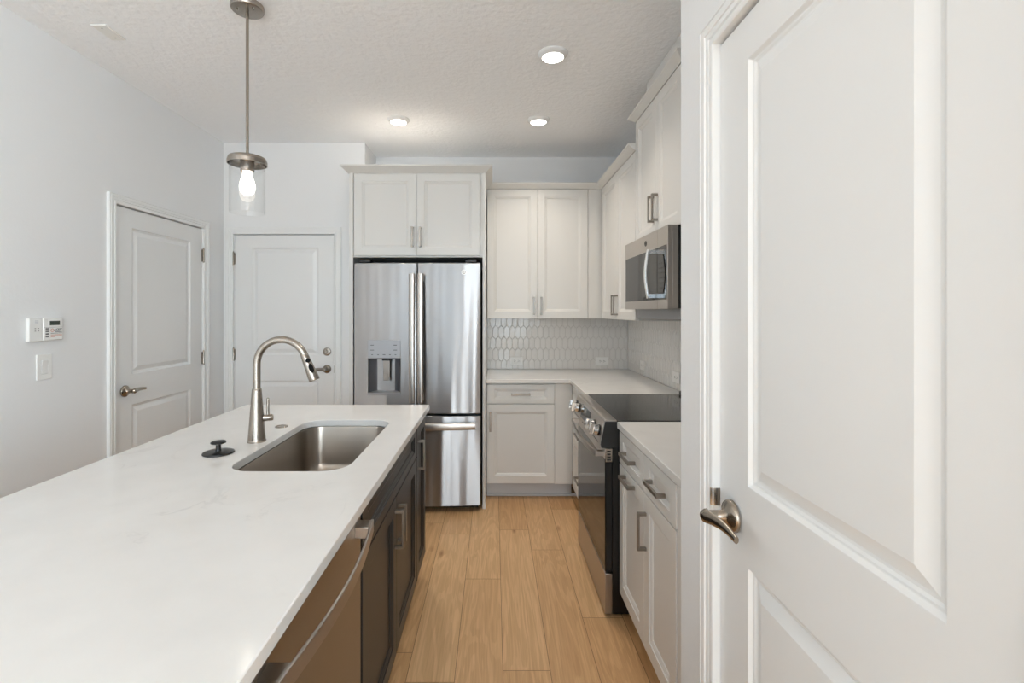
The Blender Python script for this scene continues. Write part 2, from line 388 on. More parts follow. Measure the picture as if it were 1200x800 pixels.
def window(name, loc, rz, W, H, mull, sill=True):
    r = sroot(name, loc, rz)
    bm = bm_new(); fw = 0.05
    box(bm, 0, W, 0.03, 0.09, 0, fw); box(bm, 0, W, 0.03, 0.09, H-fw, H)
    box(bm, 0, fw, 0.03, 0.09, fw, H-fw); box(bm, W-fw, W, 0.03, 0.09, fw, H-fw)
    for q in mull: box(bm, q-0.03, q+0.03, 0.03, 0.09, fw, H-fw)
    f = obj('window_frame', bm, M['trim'], r, 0.002)
    edges = [fw] + [v for q in mull for v in (q-0.03, q+0.03)] + [W-fw]
    for i in range(0, len(edges), 2):
        obj('pane', box(bm_new(), edges[i], edges[i+1], 0.055, 0.061, fw, H-fw), M['glass'], r)
    if sill: obj('window_sill', box(bm_new(), -0.04, W+0.04, -0.04, 0.0, -0.025, 0), M['trim'], r, 0.003)
    return r
window('window_1', (-0.25, YR, 0.0), PI, 1.5, 2.2, [0.75], False)
window('fill_window_slit', (-1.85, YR, 0.0), PI, 0.25, 2.2, [], False)  # unseen slit added for the streak on the refrigerator door
window('window_2', (1.8, YR, 0.7), PI, 1.9, 1.5, [0.95])
window('fill_window_right', (XRR, -2.3, 0.7), -PI/2, 2.0, 1.5, [1.0])  # unseen opening added to carry the right-hand fill light
window('fill_window_left', (XL, -3.6, 0.7), PI/2, 2.4, 1.5, [0.8, 1.6])  # unseen opening added to carry the left-hand fill light

# ------------------------------------------------------------------ room doors
RAISED = [(0, 0), (0.006, 0.008), (0.010, 0.0085), (0.014, 0.0115), (0.019, 0.0118), (0.045, 0.002)]
def lever(parent, cx, cz, dirx, m):
    """lever set on the front face y=0 of a door, lever runs to dirx along x"""
    b = bm_new()
    lathe(b, [(0.034, 0), (0.034, 0.006), (0.031, 0.010), (0.026, 0.013), (0.017, 0.017), (0.0125, 0.020), (0.012, 0.050), (0.0125, 0.052)], (cx, 0, cz), (0, -1, 0), 32)
    h = obj('handle', b, m, parent, 0, smooth=65)
    path = []; sec = []
    for i in range(15):
        t = i/14
        path.append((cx + dirx*(-0.008 + 0.118*t), -0.060 + 0.014*math.sin(t*PI*0.9)*0.6 + 0.010*t*t, cz + 0.004*math.sin(t*PI)))
        rr = 0.0085*(1-t)**1.2 + 0.0075
        if i == 0: rr = 0.010
        sec.append(circ(rr*0.62 if t > 0.25 else rr*(0.85-0.9*t), 14, rr))
    obj('lever', sweep(bm_new(), path, sec), m, h, smooth=65)
    return h
def hinge(parent, x, z):
    b = bm_new()
    lathe(b, [(0.0045, -0.052), (0.0065, -0.050), (0.0065, 0.050), (0.0045, 0.054), (0.003, 0.060)], (x, -0.009, z), (0, 0, 1), 12)
    box(b, x-0.010, x+0.010, -0.004, 0.004, z-0.045, z+0.045)
    obj('hinge', b, M['nickel'], parent)
def casing(name, x0, x1, top, loc, rz, wl=0.057, wr=0.057, label=None, xmin=None):
    """mitred door casing round an opening: profile with steps"""
    prof = [(0.0, 0.0), (0.0, 0.012), (0.003, 0.014), (0.013, 0.0145), (0.0145, 0.010), (0.020, 0.0095), (0.0225, 0.0135), (0.033, 0.0145), (0.0345, 0.0175), (0.047, 0.019), (0.0485, 0.0165), (0.052, 0.0165), (0.0535, 0.019), (0.057, 0.0185), (0.057, 0.0)]
    bm = bm_new(); n = len(prof)
    def ring(f): return [bm.verts.new(f(a, d)) for a, d in prof]
    g = 0.004
    R = [ring(lambda a, d: (x0 - g - a*wl/0.057, -d, 0)), ring(lambda a, d: (x0 - g - a*wl/0.057, -d, top + g + a)),
         ring(lambda a, d: (x1 + g + a*wr/0.057, -d, top + g + a)), ring(lambda a, d: (x1 + g + a*wr/0.057, -d, 0))]
    fs = []
    for a, b in zip(R, R[1:]):
        for i in range(n): fs.append(bm.faces.new((a[i], a[(i+1) % n], b[(i+1) % n], b[i])))
    fs.append(bm.faces.new(R[0])); fs.append(bm.faces.new(R[-1][::-1]))
    # jamb lining the opening
    bmesh.ops.recalc_face_normals(bm, faces=fs)
    bm.transform(Matrix.Translation(loc) @ Matrix.Rotation(rz, 4, 'Z'))
    return struct(name, bm, M['trim'], label=label, smooth=12)
def room_door(name, x0, x1, top, pan, loc, rz, lev, hing, label, dead=None):
    r = sroot(name, loc, rz, label)
    W = x1-x0-0.006; b = bm_new()
    holes = [(pan[0]-x0, pan[2]-0.012, pan[1]-x0, pan[3]-0.012), (pan[0]-x0, pan[4]-0.012, pan[1]-x0, pan[5]-0.012)]
    slab(b, W, top-0.015, 0.035, holes, RAISED, x0+0.003, 0.012, 0.003)
    obj('door_leaf', b, M['door'], r, 0.001, smooth=12)
    j = bm_new()     # jamb lining with stop
    box(j, x0-0.003, x0+0.0005, 0.004, 0.10, 0, top+0.003); box(j, x1-0.0005, x1+0.003, 0.004, 0.10, 0, top+0.003)
    box(j, x0, x1, 0.04, 0.10, top-0.001, top+0.003)
    obj('jamb', j, M['trim'], r)
    lever(r, *lev)
    for hx, hz in hing: hinge(r, hx, hz)
    if dead:
        b = bm_new(); lathe(b, [(0.033, 0), (0.033, 0.008), (0.029, 0.013), (0.020, 0.015), (0.012, 0.015)], (dead[0], 0.003, dead[1]), (0, -1, 0), 28)
        d = obj('deadbolt', b, M['nickel'], r)
        b = bm_new(); box(b, dead[0]-0.005, dead[0]+0.005, -0.034, -0.010, dead[1]-0.014, dead[1]+0.018); obj('thumb_turn', b, M['nickel'], d, 0.003)
    return r
casing('trim_1', DL0, DL1, DTOP, (XL, 0, 0), PI/2, label='white door casing on the left wall')
d1 = room_door('door_1', DL0, DL1, DTOP, (2.902, 3.462, 0.23, 0.86, 1.045, 1.932), (XL, 0, 0), PI/2, (2.772+0.07, 0.952, 1, M['nickel_dark']),
          [(DL1+0.001, z) for z in (0.26, 1.075, 1.845)], 'white two-panel door in the left wall with a bronze-tinted lever')
obj('latch_plate', box(bm_new(), DL0-0.001, DL0+0.004, -0.001, 0.02, 0.90, 0.985), M['slot'], d1)
casing('trim_2', DE0, DE1, DTOP, (0, YE, 0), 0, label='white casing of the entry door with the deadbolt')
d2 = room_door('door_2', DE0, DE1, DTOP, (-1.972, -1.432, 0.23, 0.861, 1.073, 1.943), (0, YE, 0), 0, (-1.357, 0.957, -1, M['nickel']),
          [(DE0-0.001, z) for z in (0.26, 1.075, 1.853)], 'white two-panel door in the far wall with lever and deadbolt', dead=(-1.357, 1.098))
obj('latch_plate', box(bm_new(), DE1-0.002, DE1+0.003, -0.002, 0.02, 0.925, 0.985), M['nickel'], d2)
casing('trim_3', -DP1, -DP0, DPT, (XP, 0, 0), -PI/2, label='white stepped casing of the near right door')
d3 = room_door('door_3', -DP1, -DP0, DPT, (-0.9765, -0.549, 0.25, 0.906, 1.072, 1.943), (XP, 0, 0), -PI/2, (-1.03, 0.988, 1, M['nickel_dark']),
          [(-DP0+0.001, z) for z in (0.26, 1.075, 1.845)], 'near white two-panel door on the right with a curved nickel lever')
b = bm_new()
sweep(b, [(-DP1-0.003, 0.012, 1.004), (-DP1-0.0035, 0.0, 1.004), (-DP1-0.005, -0.010, 1.004), (-DP1-0.0085, -0.017, 1.004)], [(-0.0012, -0.020), (0.0012, -0.020), (0.0012, 0.020), (-0.0012, 0.020)])
obj('strike_plate', b, M['nickel'], d3, 0.0008)
# thin dark void behind the doors stays closed: backs of the openings
struct('trim_4', box(bm_new(), XL-T-0.01, XL-T, DL0-0.2, DL1+0.2, 0, 2.3), M['wall'])

# baseboards
def baseboard(name, pts):
    bm = bm_new()
    for (xa, xb, ya, yb) in pts: box(bm, xa, xb, ya, yb, 0, 0.085)
    struct(name, bm, M['trim'], bevel=0.004)
baseboard('baseboard_left', [(XL, XL+0.014, -4.49, DL0-0.063), (XL, XL+0.014, DL1+0.063, YE-0.02)])
baseboard('baseboard_entry', [(DE1+0.063, XN-0.02, YE-0.014, YE)])
baseboard('baseboard_pantry', [(XP-0.014, XP, DP1+0.063, YPN), (XP-0.014, XP, -0.545, DP0-0.063), (XP-0.014, XP+0.06, YPN, YPN+0.014)])

# ------------------------------------------------------------------ cabinets
SHAKER = [(0, 0), (0.0018, 0.0045), (0.0055, 0.0045), (0.0165, 0.0090), (0.0178, 0.0125)]
def pull(parent, cx, cz, L=0.145, vert=True, m=None, y=0.0, proj=0.034):
    b = bm_new(); h = L/2; w_ = 0.0075; t = 0.008
    pts = [(-h, 0), (-h, -proj), (h, -proj), (h, 0), (h-0.012, 0), (h-0.012, -proj+t), (-h+0.012, -proj+t), (-h+0.012, 0)]
    if vert: prism(b, [(y+q, cz+p) for p, q in pts], cx-w_, cx+w_, 'x')
    else: prism(b, [(cx+p, y+q) for p, q in pts], cz-w_, cz+w_, 'z')
    return obj('handle', b, m or M['pull'], parent, 0.0012, label='brushed nickel bar handle')
def front(root, kind, x0, x1, z0, z1, m, fr=0.056, hnd=None, gap=0.0015):
    W, H = x1-x0-2*gap, z1-z0-2*gap
    b = slab(bm_new(), W, H, 0.019, [(fr, min(fr, H*0.24), W-fr, H-min(fr, H*0.24))], SHAKER, x0+gap, z0+gap, 0)
    d = obj(kind, b, m, root, 0.0012, smooth=10)
    if hnd: pull(d, hnd[0], hnd[1], hnd[2] if len(hnd) > 2 else 0.145, kind != 'drawer' if len(hnd) < 4 else hnd[3])
    return d
def crown(bm, path, z0, z1, proj):
    """crown moulding along path [(x,y)] (front side is to the right-hand normal given), profile leaning outwards"""
    P = [Vector((p[0], p[1])) for p in path]; n = len(P); offs = []
    for i in range(n):
        ns = []
        if i > 0: d = (P[i]-P[i-1]).normalized(); ns.append(Vector((d.y, -d.x)))
        if i < n-1: d = (P[i+1]-P[i]).normalized(); ns.append(Vector((d.y, -d.x)))
        if len(ns) == 2: s = (ns[0]+ns[1]); s = s / s.dot(ns[0])
        else: s = ns[0]
        offs.append(s)
    prof = [(-0.012, z0-0.0), (0.002, z0), (0.004, z0+0.004), (0.010, z0+0.007), (proj-0.006, z1-0.012), (proj, z1-0.009), (proj, z1), (-0.012, z1)]
    loft(bm, [[(P[i].x + offs[i].x*a, P[i].y + offs[i].y*a, z) for a, z in prof] for i in range(n)])
    return bm
CAB, DARK = M['cab'], M['dark_cab']
G_UP, G_BASE = 'light grey wall cabinets', 'light grey base cabinets'
ZT = 0.884            # underside of the worktops
# --- over-fridge cabinet with its tall side panels, facing -y; local origin at front left
FX0, FX1, FYD = -1.047, -0.063, 3.45
r = thing('fridge_cabinet', 'light grey two-door cabinet over the refrigerator with tall side panels', 'cabinet', (FX0, FYD, 0), 0, G_UP)
W = FX1-FX0; Dp = YB-FYD-0.004
obj('carcass', box(bm_new(), 0.019, W-0.019, 0.021, Dp, 1.818, 2.424), M['cab'], r, 0.001)
obj('side_panel', box(bm_new(), 0, 0.0185, 0.021, YE-FYD-0.003, 0, 2.424), M['cab'], r, 0.001)
obj('side_panel', box(bm_new(), W-0.0185, W, 0.021, Dp, 0, 2.424), M['cab'], r, 0.001)
obj('face_frame', box(bm_new(), 0.0, 0.028, 0.002, 0.0205, 0.0, 2.424), M['cab'], r, 0.001)
obj('face_frame', box(bm_new(), W-0.020, W, 0.002, 0.0205, 0.0, 2.424), M['cab'], r, 0.001)
mid = (488-579)*3.45/560 - FX0
front(r, 'door', 0.034, mid, 1.828, 2.421, CAB, hnd=(mid-0.028, 1.961))
front(r, 'door', mid, W-0.040, 1.828, 2.421, CAB, hnd=(mid+0.028, 1.961))
b = bm_new(); crown(b, [(0.0, 0.43), (0.0, 0.0), (W, 0.0), (W, 0.438)], 2.424, 2.472, 0.052)
obj('crown_moulding', b, CAB, r, smooth=20)
b = bm_new(); box(b, W-0.022, W+0.004, -0.006, 0.002, 0, 0.035); obj('shoe_moulding', b, CAB, r, 0.003)
# --- back wall upper cabinet
UF = 3.90
r = thing('wall_cabinet', 'light grey two-door wall cabinet on the back wall right of the refrigerator', 'cabinet', (-0.058, UF, 0), 0, G_UP)
obj('carcass', box(bm_new(), 0, 0.825, 0.021, YB-UF-0.004, 1.367, 2.424), CAB, r, 0.001)
front(r, 'door', 0.002, 0.413, 1.367, 2.421, CAB, hnd=(0.413-0.030, 1.470))
front(r, 'door', 0.413, 0.824, 1.367, 2.421, CAB, hnd=(0.413+0.030, 1.470))
obj('filler_strip', box(bm_new(), 0.826, 0.953, 0.010, 0.021, 1.367, 2.424), CAB, r, 0.0008)
b = bm_new(); crown(b, [(0.0, 0.0), (0.925, 0.0)], 2.424, 2.468, 0.045); obj('crown_moulding', b, CAB, r, smooth=20)
# --- right wall upper cabinet (low), facing -x: rz=-90, local x runs toward the camera
UX = 0.875
def on_right(y_far, xf): return (xf, y_far, 0)
r = thing('wall_cabinet', 'light grey two-door wall cabinet in the corner beside the microwave', 'cabinet', on_right(3.899, UX), -PI/2, G_UP)
L_ = 3.899-2.957
obj('carcass', box(bm_new(), 0.03, L_, 0.021, XR-UX-0.003, 1.367, 2.424), CAB, r, 0.001)
front(r, 'door', 0.02, 0.484, 1.367, 2.421, CAB, hnd=(0.484-0.03, 1.470))
front(r, 'door', 0.484, L_-0.002, 1.367, 2.421, CAB, hnd=(0.484+0.03, 1.470))
b = bm_new(); crown(b, [(-0.043, 0.0), (L_, 0.0)], 2.424, 2.468, 0.043); obj('crown_moulding', b, CAB, r, smooth=20)
# --- tall cabinet over the microwave
r = thing('wall_cabinet', 'raised light grey cabinet over the microwave reaching toward the ceiling', 'cabinet', on_right(2.955, UX), -PI/2, G_UP)
L_ = 2.955-2.225
obj('carcass', box(bm_new(), 0.0, L_, 0.021, XR-UX-0.003, 1.836, 2.594), CAB, r, 0.001)
front(r, 'door', 0.002, L_/2, 1.838, 2.590, CAB, hnd=(L_/2-0.03, 1.985))
front(r, 'door', L_/2, L_-0.002, 1.838, 2.590, CAB, hnd=(L_/2+0.03, 1.985))
b = bm_new(); crown(b, [(0.0, 0.30), (0.0, 0.0), (L_, 0.0), (L_, 0.30)], 2.594, 2.632, 0.040); obj('crown_moulding', b, CAB, r, smooth=20)
b = bm_new(); box(b, 0.08, L_-0.02, 0.042, XR-UX-0.003, 2.6325, ZC-0.003); obj('vent_chase', b, M['cab'], r, 0.001)
# --- back base cabinet
BF = 3.612
r = thing('base_cabinet', 'light grey base cabinet right of the refrigerator with one drawer and one door', 'cabinet', (-0.058, BF, 0), 0, G_BASE)
obj('carcass', box(bm_new(), 0, 0.64, 0.0205, YB-BF-0.004, 0.118, ZT-0.001), CAB, r, 0.001)
obj('toe_kick', box(bm_new(), 0, 0.655, 0.085, YB-BF-0.004, 0.0, 0.117), M['toe'], r, 0.001)
obj('shoe_moulding', box(bm_new(), 0, 0.70, 0.072, 0.085, 0.0, 0.02), M['toe'], r, 0.004)
wd = (650-579)*BF/560 + 0.058
front(r, 'drawer', 0.004, wd, 0.728, 0.874, CAB, hnd=(wd/2, 0.799, 0.145))
front(r, 'door', 0.004, wd, 0.125, 0.724, CAB, hnd=(0.030, 0.595))
obj('filler_strip', box(bm_new(), wd+0.001, 0.650, 0.008, 0.0205, 0.118, ZT-0.001), CAB, r, 0.0008)
# --- corner three-drawer base, facing -x
BX = 0.582
r = thing('base_cabinet', 'light grey three-drawer base cabinet in the corner beyond the range', 'cabinet', on_right(3.605, BX), -PI/2, G_BASE)
L_ = 3.605-2.959
obj('carcass', box(bm_new(), 0.05, L_, 0.0205, XR-BX-0.004, 0.118, ZT-0.001), CAB, r, 0.001)
obj('toe_kick', box(bm_new(), 0.02, L_, 0.080, XR-BX-0.004, 0.0, 0.117), M['toe'], r, 0.001)
for z0, z1 in ((0.728, 0.874), (0.455, 0.724), (0.125, 0.451)):
    front(r, 'drawer', 0.06, L_-0.004, z0, z1, CAB, hnd=((0.06+L_)/2+0.02, (z0+z1)/2+(0.0 if z0 > .7 else -0.01), 0.145))
# --- near base cabinet, right of the range
r = thing('base_cabinet', 'light grey near base cabinet between range and pantry wall with two drawers', 'cabinet', on_right(2.222, BX), -PI/2, G_BASE)
L_ = 2.222-1.435
obj('carcass', box(bm_new(), 0.0, L_, 0.0205, XR-BX-0.004, 0.118, ZT-0.001), CAB, r, 0.001)
obj('toe_kick', box(bm_new(), 0.0, L_, 0.080, XR-BX-0.004, 0.0, 0.117), M['toe'], r, 0.001)
s = 2.222-1.857; e_ = 2.222-1.530
front(r, 'drawer', 0.002, s, 0.728, 0.874, CAB, hnd=(s/2, 0.800, 0.145))
front(r, 'drawer', s, e_, 0.728, 0.874, CAB, hnd=(s/2+e_/2, 0.800, 0.145))
front(r, 'door', 0.002, s, 0.125, 0.724, CAB, hnd=(s/2-0.005, 0.696, 0.145, False))
front(r, 'door', s, e_, 0.125, 0.724, CAB, hnd=(s+0.026, 0.585))
obj('filler_strip', box(bm_new(), e_+0.001, L_, 0.004, 0.0205, 0.118, ZT-0.001), CAB, r, 0.0008)

# ------------------------------------------------------------------ worktops
CX = 0.572
bm = bm_new()
prism(bm, [(-0.061, 3.59), (CX, 3.59), (CX, 2.957), (XR-0.002, 2.957), (XR-0.002, YB-0.002), (-0.061, YB-0.002)], ZT, 0.914, 'z')
tag(obj('countertop', bm, M['quartz'], None, 0.0025), 'white quartz L-shaped worktop in the far corner under the tile', 'countertop', 'white quartz worktops')
bm = box(bm_new(), CX, XR-0.002, YPN+0.117, 2.223, ZT, 0.914)
tag(obj('countertop', bm, M['quartz'], None, 0.0025), 'short white quartz worktop between range and pantry wall', 'countertop', 'white quartz worktops')

# ------------------------------------------------------------------ island
IX1, IX0, IY1, IY0 = -0.355, -1.362, 2.627, 0.30
SX0, SX1, SY0, SY1, SR = -0.878, -0.482, 1.540, 2.262, 0.085
hole = rrect(SX0, SX1, SY0, SY1, SR, 10)
bm = bm_new()
ov = [bm.verts.new((x, y, 0.914)) for x, y in ((IX0, IY0), (IX1, IY0), (IX1, IY1), (IX0, IY1))]
hv = [bm.verts.new((x, y, 0.914)) for x, y in hole]
ed = [bm.edges.new((ov[i], ov[(i+1) % 4])) for i in range(4)] + [bm.edges.new((hv[i], hv[(i+1) % len(hv)])) for i in range(len(hv))]
res = bmesh.ops.triangle_fill(bm, edges=ed, use_beauty=True, use_dissolve=False)
fs = [f for f in bm.faces]
# drop any triangles inside the sink opening
kill = []
for f in fs:
    c = f.calc_center_median()
    if SX0 < c.x < SX1 and SY0 < c.y < SY1 and all(v in hv for v in f.verts): kill.append(f)
if kill: bmesh.ops.delete(bm, geom=kill, context='FACES_ONLY')
ext = bmesh.ops.extrude_face_region(bm, geom=list(bm.faces))
bmesh.ops.translate(bm, verts=[v for v in ext['geom'] if isinstance(v, bmesh.types.BMVert)], vec=(0, 0, -0.03))
bmesh.ops.recalc_face_normals(bm, faces=bm.faces)
tag(obj('countertop', bm, M['quartz'], None, 0.0028, smooth=40), 'long white quartz island worktop with faint grey veins and a sink opening', 'countertop', 'white quartz worktops')
# sink
r = thing('sink', 'undermount stainless steel single bowl sink set in the island', 'sink', ((SX0+SX1)/2, (SY0+SY1)/2, 0.66))
cx_, cy_ = (SX0+SX1)/2, (SY0+SY1)/2
def rr(ins, z, rad): return [(x-cx_, y-cy_, z-0.66) for x, y in rrect(SX0+ins, SX1-ins, SY0+ins, SY1-ins, rad, 10)]
b = bm_new()
loft(b, [rr(-0.022, 0.8825, SR+0.022), rr(0.0, 0.8825, SR), rr(0.002, 0.876, SR-0.002), rr(0.008, 0.715, SR-0.008), rr(0.014, 0.690, SR-0.012), rr(0.026, 0.675, SR-0.020), rr(0.045, 0.668, SR-0.03), rr(0.12, 0.664, 0.04)], False, True)
obj('bowl', b, M['sink'], r, 0, smooth=60)
b = bm_new(); lathe(b, [(0.055, 0.0), (0.055, 0.003), (0.046, 0.004), (0.040, 0.001), (0.020, 0.0008)], (0, 0.02, 0.0045), (0, 0, 1), 32); obj('drain', b, M['chrome'], r)
# island cabinets, facing +x: rz=+90, local x = +y
IF = -0.372; IDEP = 0.60
def island_cab(name, y0, y1, label, fronts, carc=True):
    r = thing(name, label, 'cabinet', (IF, y0, 0), PI/2, 'espresso island cabinets')
    L = y1-y0
    if carc == 'sink':
        b = bm_new(); box(b, 0.0, L, 0.0205, 0.045, 0.118, ZT-0.001); box(b, 0, 0.018, 0.045, IDEP, 0.118, ZT-0.001); box(b, L-0.018, L, 0.045, IDEP, 0.118, ZT-0.001)
        box(b, 0.018, L-0.018, 0.045, IDEP, 0.118, 0.136); box(b, 0.018, L-0.018, IDEP-0.012, IDEP, 0.136, ZT-0.001)
    else: b = box(bm_new(), 0.0, L, 0.0205, IDEP, 0.118, ZT-0.001)
    obj('carcass', b, DARK, r, 0.001)
    obj('toe_kick', box(bm_new(), 0.0, L, 0.080, IDEP, 0, 0.117), DARK, r, 0.001)
    for f in fronts: front(r, *f[:5], DARK, hnd=f[5] if len(f) > 5 else None)
    return r
island_cab('island_cabinet', 2.302, 2.590, 'narrow espresso one-door cabinet at the far end of the island', [('door', 0.002, 0.286, 0.125, 0.874, (0.030, 0.728))])
island_cab('island_cabinet', 1.348, 2.300, 'espresso two-door sink cabinet in the island beside the dishwasher',
           [('false_front', 0.002, 0.950, 0.728, 0.874), ('door', 0.002, 0.476, 0.125, 0.724, (0.476-0.028, 0.610)), ('door', 0.476, 0.950, 0.125, 0.724, (0.476+0.028, 0.610))], 'sink')
island_cab('island_cabinet', 0.345, 0.722, 'espresso island cabinet nearest the camera past the dishwasher', [('door', 0.002, 0.375, 0.125, 0.874, (0.345, 0.728))])
b = bm_new(); box(b, -1.02, IF-0.602, 0.345, 2.590, 0.0, ZT-0.001)
tag(obj('island_back_panel', b, DARK, None, 0.001), 'espresso panel closing the back of the island under the worktop', 'panel')
# dishwasher
r = thing('dishwasher', 'stainless steel dishwasher with a bowed bar handle built into the island', 'dishwasher', (IF, 0.728, 0), PI/2)
DW = 0.612
obj('tub', box(bm_new(), 0.004, DW-0.004, 0.03, 0.58, 0.10, ZT-0.004), M['black'], r)
obj('toe_kick', box(bm_new(), 0.004, DW-0.004, 0.07, 0.58, 0.0, 0.0995), M['black'], r)
b = slab(bm_new(), DW-0.010, 0.872-0.12, 0.026, x=0.005, z=0.12, y=0.0)
dd = obj('door', b, M['steel_dw'], r, 0.004, 3)
b = bm_new(); path = [(0.012+(DW-0.024)*i/20, -0.034-0.026*math.sin(PI*i/20), 0.835) for i in range(21)]
sweep(b, path, [(-0.0035, -0.017), (0.0035, -0.017), (0.0035, 0.017), (-0.0035, 0.017)])
for q in (0.012, DW-0.062): box(b, q, q+0.05, -0.036, 0.001, 0.820, 0.850)
obj('handle', b, M['steel2'], dd, 0.0015)

# ------------------------------------------------------------------ faucet, air switch, stopper
FXc, FYc = -0.938, 1.889
r = thing('faucet', 'brushed nickel gooseneck pull-down faucet beside the sink', 'faucet', (FXc, FYc, 0.914))
b = bm_new(); lathe(b, [(0.0345, 0), (0.0345, 0.004), (0.033, 0.006), (0.0325, 0.012), (0.0185, 0.195), (0.0175, 0.206), (0.0150, 0.209)], n=36); obj('body', b, M['nickel'], r)
b = bm_new(); R_ = 0.0975; zc = 1.2185-0.914
path = [(0, 0, 0.206), (0, 0, 0.26)] + [(R_-R_*math.cos(a), 0, zc+R_*math.sin(a)) for a in [math.radians(158)*i/26 for i in range(27)]]
sweep(b, path, circ(0.0140, 20), up=(0, 1, 0)); obj('spout', b, M['nickel'], r)
a = math.radians(158); e0 = Vector((R_-R_*math.cos(a), 0, zc+R_*math.sin(a))); tdir = Vector((math.sin(a), 0, math.cos(a)))
b = bm_new(); lathe(b, [(0.0135, -0.004), (0.0150, 0.0), (0.0156, 0.012), (0.0195, 0.080), (0.0212, 0.103), (0.0195, 0.108), (0.014, 0.108)], e0, tdir, 28)
hd = obj('spray_head', b, M['nickel'], r)
side = Vector((tdir.z, 0, -tdir.x)) * -1.0
nrm = (side*0.62 + Vector((0, -1, 0))*0.78).normalized()
for q, ry, nm in ((0.026, 0.0085, 'button'), (0.059, 0.019, 'button')):
    b = bm_new(); c = e0 + tdir*q; rad = 0.0158 + 0.005*(q-0.012)/0.06
    s2 = tdir.cross(nrm).normalized()
    lo = [c + nrm*(rad-0.004) + s2*u*0.0090 + tdir*v*ry for u, v in circ(1, 18)]; hi = [p + nrm*0.0065 for p in lo]
    loft(b, [lo, hi]); obj(nm, b, M['rubber'], hd, 0.001, label='black rubber spray button')
b = bm_new(); dv = Vector((0.94, 0.34, 0)).normalized()
lathe(b, [(0.0125, 0.012), (0.0135, 0.03), (0.0135, 0.054), (0.011, 0.060), (0.004, 0.061)], (0, 0, 0.091), dv, 22); hdl = obj('handle', b, M['nickel'], r)
b = bm_new(); c = dv*0.040 + Vector((0, 0, 0.100)); lathe(b, [(0.0058, 0), (0.0050, 0.068), (0.003, 0.070)], c, (0, 0, 1), 14); obj('lever', b, M['nickel'], hdl)
b = bm_new(); lathe(b, [(0.0265, 0), (0.0265, 0.003), (0.024, 0.0045), (0.019, 0.005), (0.018, 0.0035), (0.006, 0.0035)], (-0.945, 2.125, 0.914), n=30)
tag(obj('sink_hole_cover', b, M['nickel'], None), 'small round nickel cap on the worktop behind the faucet', 'cap')
r = thing('sink_stopper', 'black rubber sink stopper with a knob lying on the island worktop', 'stopper', (-0.998, 1.73, 0.914))
b = bm_new(); lathe(b, [(0.050, 0), (0.0525, 0.002), (0.051, 0.006), (0.047, 0.0075), (0.020, 0.010)], n=36); obj('flange', b, M['blacksatin'], r)
b = bm_new(); lathe(b, [(0.010, 0.010), (0.0085, 0.016), (0.0085, 0.032), (0.018, 0.035), (0.0255, 0.038), (0.0255, 0.042), (0.021, 0.045), (0.008, 0.046)], n=30); obj('knob', b, M['blacksatin'], r)

# ------------------------------------------------------------------ refrigerator (facing -y)
FR_X0, FR_W, FR_Y = -0.995, 0.899, 3.385
r = thing('refrigerator', 'stainless french-door refrigerator with ice dispenser under the grey cabinets', 'refrigerator', (FR_X0, FR_Y, 0), 0)
obj('body', box(bm_new(), 0.004, FR_W-0.004, 0.085, 0.80, 0.03, 1.782), M['blacksatin'], r, 0.004)
obj('base_grille', box(bm_new(), 0.02, FR_W-0.02, 0.10, 0.16, 0.0, 0.03), M['black'], r)
for q in (0.03, FR_W-0.11): obj('hinge_cover', box(bm_new(), q, q+0.08, 0.03, 0.12, 1.774, 1.797), M['black'], r, 0.004)
BOW = 0.020
xc = [FR_W/2*i/14 for i in range(1, 14)]
sp = FR_W/2
dx0, dx1 = -0.8955-FR_X0, -0.663-FR_X0
zr0, zr1 = 0.847, 1.093
dz = 0.700
# the left door carries the dispenser recess
b = bm_new()
slab(b, sp-0.003, 1.768-dz, 0.070, [(dx0, zr0-dz, dx1, zr1-dz)], [(0, 0), (0.002, 0.004), (0.004, 0.062)], 0.0, dz, 0.012, [q for q in xc if q < dx0-0.01 or q > dx1+0.01] + [(dx0+dx1)/2], BOW*0.5)
dl = obj('door', b, M['steel'], r, 0.004, 3, smooth=30)
b = bm_new()
slab(b, sp-0.003, 1.768-dz, 0.070, x=sp+0.003, z=dz, y=0.012, xcuts=xc, bow=BOW*0.5)
dr = obj('door', b, M['steel'], r, 0.004, 3, smooth=30)
b = bm_new()
slab(b, FR_W, 0.683-0.046, 0.070, x=0.0, z=0.046, y=0.012, xcuts=[FR_W*i/28 for i in range(1, 28)], bow=BOW)
fz = obj('freezer_drawer', b, M['steel'], r, 0.004, 3, smooth=30)
def fhandle(parent, x0, x1, z0, z1):
    b = bm_new(); zs = [z0+(z1-z0)*i/16 for i in range(17)]
    path = [((x0+x1)/2, -0.036-0.010*math.sin(PI*i/16), zs[i]) for i in range(17)]
    h = (x1-x0)/2
    sweep(b, path, [(-h, -0.007), (h, -0.007), (h, 0.004), (h*0.6, 0.008), (-h*0.6, 0.008), (-h, 0.004)], up=(0, -1, 0))
    box(b, x0+0.005, x1-0.005, -0.035, 0.010, z0+0.004, z0+0.05); box(b, x0+0.005, x1-0.005, -0.035, 0.010, z1-0.05, z1-0.004)
    return obj('handle', b, M['steel2'], parent, 0.002)
fhandle(dl, -0.597-FR_X0, -0.556-FR_X0, 0.785, 1.690); fhandle(dr, -0.538-FR_X0, -0.497-FR_X0, 0.785, 1.690)
b = bm_new(); x0, x1 = 0.035, FR_W-0.035
path = [(x0+(x1-x0)*i/20, -0.030-0.026*math.sin(PI*i/20), 0.620) for i in range(21)]
sweep(b, path, [(-0.008, -0.025), (0.004, -0.025), (0.009, -0.015), (0.009, 0.015), (0.004, 0.025), (-0.008, 0.025)])
